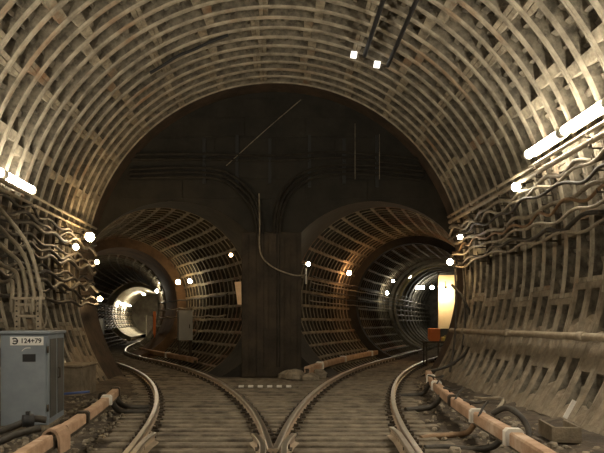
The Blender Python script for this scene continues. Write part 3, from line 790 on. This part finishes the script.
for k in range(10):
    tunnel_cable(PL, 30, 62, 164+6*k, 1.92, .045, (M_CBL, M_CBLD)[k % 2], '%s sagging cable from the top on the bright far left wall' % ORD[k].replace('topmost', 'first'), .10)

# ================================================================== LAMPS
def tube_lamp(p0, p1, label, col=COL_TUBE, s=TUBE, r=.075, out=Vector((0, 0, 1)), group=None, tray=.09):
    p0, p1 = Vector(p0), Vector(p1); c = (p0+p1)/2
    t = thing('tube_lamp', label, 'lamp', c, 0, group)
    a, b_ = p0-c, p1-c; d = (b_-a).normalized()
    b = MB(); b.tube([a+d*.06, b_-d*.06], r, 12); part('tube', b, glow(col, s), t)
    for e, g in ((a, 1), (b_, -1)):
        b = MB(); b.tube([e, e+d*.06*g], r*1.15, 12); part('end_cap', b, M_PORC, t)
    side = d.cross(out).normalized()
    b = MB(); b.sweep([(-tray, r*1.2), (tray, r*1.2), (tray-.02, r*1.2+.05), (-tray+.02, r*1.2+.05)], [(a, side, out), (b_, side, out)]); part('housing', b, M_PIPE, t)
    return t
def globe(p, label, col=COL_WARM, s=BULB, r=.07, up=Vector((0, 0, 1)), group=None, wall=None):
    p = Vector(p); t = thing('globe_lamp', label, 'lamp', p, 0, group)
    b = MB(); b.ball((0, 0, 0), r, n=12); part('globe', b, glow(col, s), t)
    up = up.normalized()
    b = MB(); b.tube([up*(r*.85), up*(r+.09)], r*.6, 10); part('holder', b, M_IRON, t)
    b = MB(); b.tube([up*(r+.07), up*(r+.30)], .016, 6); part('arm', b, M_IRON, t)
    return t
# tube lamps, right and left, on the lining
outR = Vector((4.69, 0, 4.7-ZM)).normalized(); outL = Vector((-4.84, 0, 4.23-ZM)).normalized()
nm = ['farthest', 'second farthest', 'third farthest', 'fourth farthest', 'fifth farthest', 'sixth farthest', 'seventh farthest', 'eighth farthest', 'ninth farthest']
for i in range(9):
    y = 10.95-1.36*i
    tube_lamp((4.69, y, 4.70), (4.69, y-1.3, 4.70), nm[i]+' tube lamp in the bright row on the right wall', out=outR)
for i in range(9):
    y = 11.8-1.36*i
    tube_lamp((-4.84, y, 4.23), (-4.84, y-1.3, 4.23), nm[i]+' tube lamp in the row on the left wall', s=TUBE*(.62 if i < 2 else .9), out=Vector((-.35, 0, -.94)) if i < 4 else outL, tray=.17 if i < 4 else .09)
globe(P(516, 187, 11.55), 'bright warm globe lamp at the end of the right tube lamp row', COL_WHITE, BULB*.8, .085, outR)
globe(P(460, 237, 14.7), 'small white lamp high at the far end of the right wall', (1, .95, .85), BULB*.5, .065, Vector((1, 0, .3)))
globe(P(450, 262, 15.6), 'starry warm lamp at the right edge of the right tunnel mouth', COL_WARM, BULB*1.3, .08, Vector((1, 0, .1)))
globe(P(90, 237, 14.5), 'brightest warm lamp at the far end of the left wall', COL_WARM, BULB*2.4, .11, Vector((-1, 0, .3)))
globe(P(76, 247, 13.9), 'smaller lamp just left of the brightest left wall lamp', COL_WHITE, BULB*.4, .07, Vector((-1, 0, .2)))
globe(P(97, 262, 16.0), 'small warm lamp below the brightest left wall lamp', COL_WARM, BULB*.7, .06, Vector((-1, 0, 0)))
globe(P(100, 299, 16.1), 'lowest warm lamp at the left tunnel mouth', COL_WARM, BULB*.9, .07, Vector((-1, 0, 0)))
# left tunnel lamps
globe(P(178, 282, 24.2), 'warm lamp on the brown collar inside the left tunnel', COL_WARM, BULB*1.6, .10, Vector((.5, 0, 1)))
globe(P(190, 281, 23.2), 'white lamp on the lattice wall inside the left tunnel', COL_WHITE, BULB*1.2, .08, Vector((1, 0, .6)))
globe(P(161, 283, 28.5), 'upper small lamp in the bend of the left tunnel', COL_WHITE, BULB*1.4, .09, Vector((.6, 0, 1)))
globe(P(157, 291, 28.8), 'lower small lamp in the bend of the left tunnel', COL_WHITE, BULB*1.6, .09, Vector((1, 0, .2)))
t = globe(P(231, 255, 18.5), 'oval lamp on the upper right wall of the left tunnel', COL_WARM, BULB*.22, .06, Vector((1, 0, 1)))
t.children[0].scale = (.8, 1, 1.7); t.children[0].rotation_euler = (0, -.5, 0)
for i, (a, y0) in enumerate(((155, 50), (155, 55))):
    p, tg = PL.at(PL.s_of_y(y0)); sd = Vector((tg.y, -tg.x, 0)); q = p+sd*(OL+1.8*math.cos(math.radians(a)))+UP*(ZS+1.8*math.sin(math.radians(a)))
    tube_lamp(q, q+tg*2.2, ('nearer', 'farther')[i]+' tube lamp in the bright far end of the left tunnel', s=TUBE*1.6, r=.07)
p, tg = PL.at(PL.s_of_y(54)); tube_lamp(p+UP*4.2, p+UP*4.2+tg*2.4, 'tube lamp under the crown at the far end of the left tunnel', s=TUBE*1.6, r=.07)
# right tunnel lamps
globe(P(308, 264, 17.4), 'small white lamp at the left edge of the right tunnel mouth', COL_WHITE, BULB*1.6, .06, Vector((-1, 0, 0)))
b = MB(); b.tube([P(306, 268, 17.2), P(306, 284, 17.2)], .025, 8); solo('white_conduit', b, M_PORC, 'short white conduit below the lamp at the right tunnel mouth', 'conduit')
globe(P(349, 273, 23.2), 'starry warm lamp on the left wall inside the right tunnel', (1, .5, .22), BULB*1.8, .09, Vector((-1, 0, .3)))
globe(P(393, 281, 30.0), 'upper white lamp in the bend of the right tunnel', COL_WHITE, BULB*.6, .08, Vector((-1, 0, .4)))
globe(P(387, 293, 29.4), 'lower white lamp in the bend of the right tunnel', COL_WHITE, BULB*1.2, .09, Vector((-1, 0, .1)))
globe(P(409, 276, 32.5), 'yellowish lamp under the roof deep in the right tunnel', (1, .78, .35), BULB*.9, .12, Vector((-.3, 0, 1)))
a_ = P(415, 287.5, 37.0); tube_lamp(a_, a_+Vector((.62, .1, 0)), 'short tube lamp deep in the right tunnel', (1, .97, .88), TUBE*1.2, r=.10)
globe(P(432, 287.5, 37.5), 'white lamp right of the short tube lamp deep in the right tunnel', (1, .95, .82), BULB*1.2, .13, Vector((0, 0, 1)))
# board added to give the bright patch at the right tunnel mouth
t = thing('lit_patch_board', 'off-white board added to give the bright patch behind the right tunnel mouth', 'screen', P(449, 300, 22.0)*1)
t.location.z = 0
b = MB(); b.box((0, 0, 2.35), (.8, .05, 2.0), ch=.01); part('sheet', b, M_WHITEBOARD, t)
for q in (-.38, .38):
    b = MB(); b.box((q, .06, 1.75), (.06, .06, 3.5)); part('post', b, M_IRON, t)
globe(P(446, 291, 21.6), 'warm lamp in front of the lit off-white board', COL_WARM, BULB*6, .07, Vector((0, .2, 1)))
p = P(434, 341, 21.0)
b = MB(); b.box((p.x, p.y, p.z+.25), (.36, .3, .40), ch=.02); b.box((p.x, p.y, p.z+.025), (.3, .26, .05)); b.box((p.x, p.y-.16, p.z+.32), (.2, .03, .05)); solo('orange_box', b, M_ORANGE, 'orange box on a dark stand in the right tunnel', 'box')
t = thing('stand', 'dark metal stand under the orange box in the right tunnel', 'stand', (p.x+.1, p.y, 0))
b = MB(); b.box((0, 0, p.z-.03), (.95, .5, .05)); part('top', b, M_IRON, t)
for sx in (-.42, .42):
    for sy in (-.2, .2):
        b = MB(); b.box((sx, sy, (p.z-.05)/2), (.05, .05, p.z-.05)); part('leg', b, M_IRON, t)
b = MB(); b.box((p.x+.38, p.y-.05, p.z+.07), (.24, .2, .14), ch=.01); b.tube([(p.x+.32, p.y-.05, p.z+.14), (p.x+.38, p.y-.05, p.z+.2), (p.x+.44, p.y-.05, p.z+.14)], .012, 6)
solo('yellow_case', b, M_YELLOW, 'small yellow-green case beside the orange box', 'case')
# beige board on pier edge
b = MB(); q = P(238, 293, 16.85)
b.add([(q.x-.10, q.y, q.z+.31), (q.x+.09, q.y, q.z+.33), (q.x+.10, q.y, q.z-.33), (q.x-.01, q.y, q.z-.33), (q.x-.10, q.y+.03, q.z+.31), (q.x+.09, q.y+.03, q.z+.33), (q.x+.10, q.y+.03, q.z-.33), (q.x-.01, q.y+.03, q.z-.33)],
      [(0, 3, 2, 1), (4, 5, 6, 7), (0, 1, 5, 4), (1, 2, 6, 5), (2, 3, 7, 6), (3, 0, 4, 7)])
solo('notice_board', b, M_BEIGE, 'narrow beige board on the left edge of the pier', 'board')
# left tunnel cabinet
p = P(185, 340, 21.6)
t = thing('relay_cabinet', 'light grey relay cabinet on the right side of the left tunnel', 'cabinet', (p.x, p.y, 0), .3)
b = MB(); b.box((0, 0, p.z+.52), (.5, .4, 1.05), ch=.015); part('body', b, M_CABL, t)
b = MB(); b.box((0, -.21, p.z+.52), (.42, .02, .92), ch=.005); d = part('door', b, M_CABL, t)
b = MB(); b.box((.13, -.23, p.z+.5), (.03, .03, .14)); part('handle', b, M_IRON, d)
b = MB(); b.box((0, 0, p.z+1.065), (.56, .46, .04), ch=.01); part('lid', b, M_CABL, t)
for sx in (-.2, .2):
    b = MB(); b.box((sx, 0, p.z/2), (.06, .3, p.z)); part('leg', b, M_IRON, t)
cable([P(192, 318, 21.6), P(197, 322, 21.6), P(196, 334, 21.6), P(188, 338, 21.5)], .03, M_CBL, 'grey cable loop at the side of the relay cabinet')
p = P(99, 334, 17.6)
t = thing('wall_box', 'small grey wall box at the left tunnel mouth', 'box', (p.x+.02, p.y, p.z))
b = MB(); b.box((0, 0, .23), (.24, .14, .46), ch=.01); part('body', b, M_CAB, t)
b = MB(); b.box((0, -.075, .23), (.18, .01, .38)); part('door', b, M_CAB, t)
b = MB(); b.tube([(0, 0, -.5), (0, 0, 0)], .02, 6); part('conduit', b, M_IRON, t)
# orange post added in place of a glowing strip in left bend
p = P(154.5, 335, 27.5)
b = MB(); b.box((p.x, p.y, p.z+.55), (.12, .05, 1.1), ch=.01); b.box((p.x, p.y, p.z/2), (.05, .05, p.z))
solo('lit_strip_post', b, M_ORANGE, 'tall orange post in place of a glowing strip in the bend of the left tunnel', 'post')

def onL(y, off): p, tg = PL.at(PL.s_of_y(y)); return p+Vector((tg.y, -tg.x, 0))*(OL+off), math.atan2(-tg.x, tg.y)
for i, (y, off, hgt, wd) in enumerate(((50.5, 1.35, 2.3, .5), (53.0, 1.3, 1.7, .6), (56.0, 1.2, 2.5, .45))):
    q, a = onL(y, off)
    t = thing('equipment_rack', ('nearest', 'middle', 'farthest')[i]+' dark equipment rack on the right in the bright far left tunnel', 'rack', q, a)
    for sx in (-1, 1):
        for sy in (-1, 1):
            b = MB(); b.box((sx*wd/2, sy*.3, hgt/2), (.06, .06, hgt)); part('post', b, M_IRON, t)
    for k in range(4):
        b = MB(); b.box((0, 0, hgt*(.2+.25*k)), (wd, .6, .18), ch=.01); part('shelf_unit', b, M_CABD if k % 2 else M_IRON, t)
q, a = onL(61.6, .1)
b = MB(); b.box((0, 0, 1.1), (1.1, .1, 2.2), ch=.01); d = struct('door_1', b, M_IRON); d.matrix_local = Matrix.Translation(q) @ Matrix.Rotation(a, 4, 'Z')
b = MB(); b.box((.4, -.08, 1.05), (.12, .06, .05)); part('handle', b, M_PORC, d)
for sx in (-.6, .6):
    b = MB(); b.box((sx, -.02, 1.15), (.1, .16, 2.3)); part('frame', b, M_PALE, d)

# ================================================================== FLOOR CLUTTER
b = MB(); b.box((-4.28, 12.7, .33), (.55, 1.0, .66), ch=.03); b.box((-4.28, 12.7, .68), (.62, 1.06, .06), ch=.02)
solo('concrete_block', b, M_BOX, 'square concrete block at the wall behind the grey cabinet', 'block')
t = thing('cable_trough', 'open concrete trough at the foot of the right wall', 'trough', (3.78, 7.85, .05), -.15)
t.scale = (.7, .75, .8)
for nm_, c, d in (('base', (0, 0, .02), (.5, .8, .04)), ('side', (-.23, 0, .14), (.05, .8, .24)), ('side', (.23, 0, .14), (.05, .8, .24)), ('end', (0, -.38, .14), (.42, .05, .22))):
    b = MB(); b.box(c, d, ch=.008); part(nm_, b, M_BOX, t)
b = MB(); b.box((0, 0, 0), (.06, .02, .28), M=Matrix.Translation((4.12, 8.25, .38)) @ Matrix.Rotation(.5, 4, 'Y')); solo('chip', b, M_PORC, 'small white slat leaning on the lower right wall', 'slat')
rq = random.Random(9)
for i, (x, y, s) in enumerate(((.55, 15.9, .26), (.95, 15.7, .2), (1.15, 16.2, .24), (.35, 16.3, .22))):
    b = MB(); b.ball((x, y, s*.55), s*1.2, s, s*.75, 10, 0, .14, rq, False)
    solo('sack', b, M_STONE, ('largest', 'frontmost', 'rightmost', 'leftmost')[i]+' of four grey lumps at the foot of the pier', 'debris', 'lumps at the pier')
b = MB()
for i in range(1500):
    if rq.random() < .5: y = rq.uniform(4.5, 12.5); x = LX(y)-rq.uniform(1.3, 3.2)
    else: y = rq.uniform(4.5, 15.5); x = RX(y)+rq.uniform(1.3, 3.2)
    if abs(x) > 4.25: continue
    if -4.15 < x < -3.3 and 8.7 < y < 10: continue
    s = rq.uniform(.012, .05)*(1.6 if rq.random() < .06 else 1)
    b.ball((x, y, .02+s*.3), s, s*rq.uniform(.7, 1.3), s*.7, 6, 0, .25, rq, False)
o = solo('rubble', b, M_STONE, 'loose gravel and rubble along both sides of the tracks', 'rubble'); o['kind'] = 'stuff'
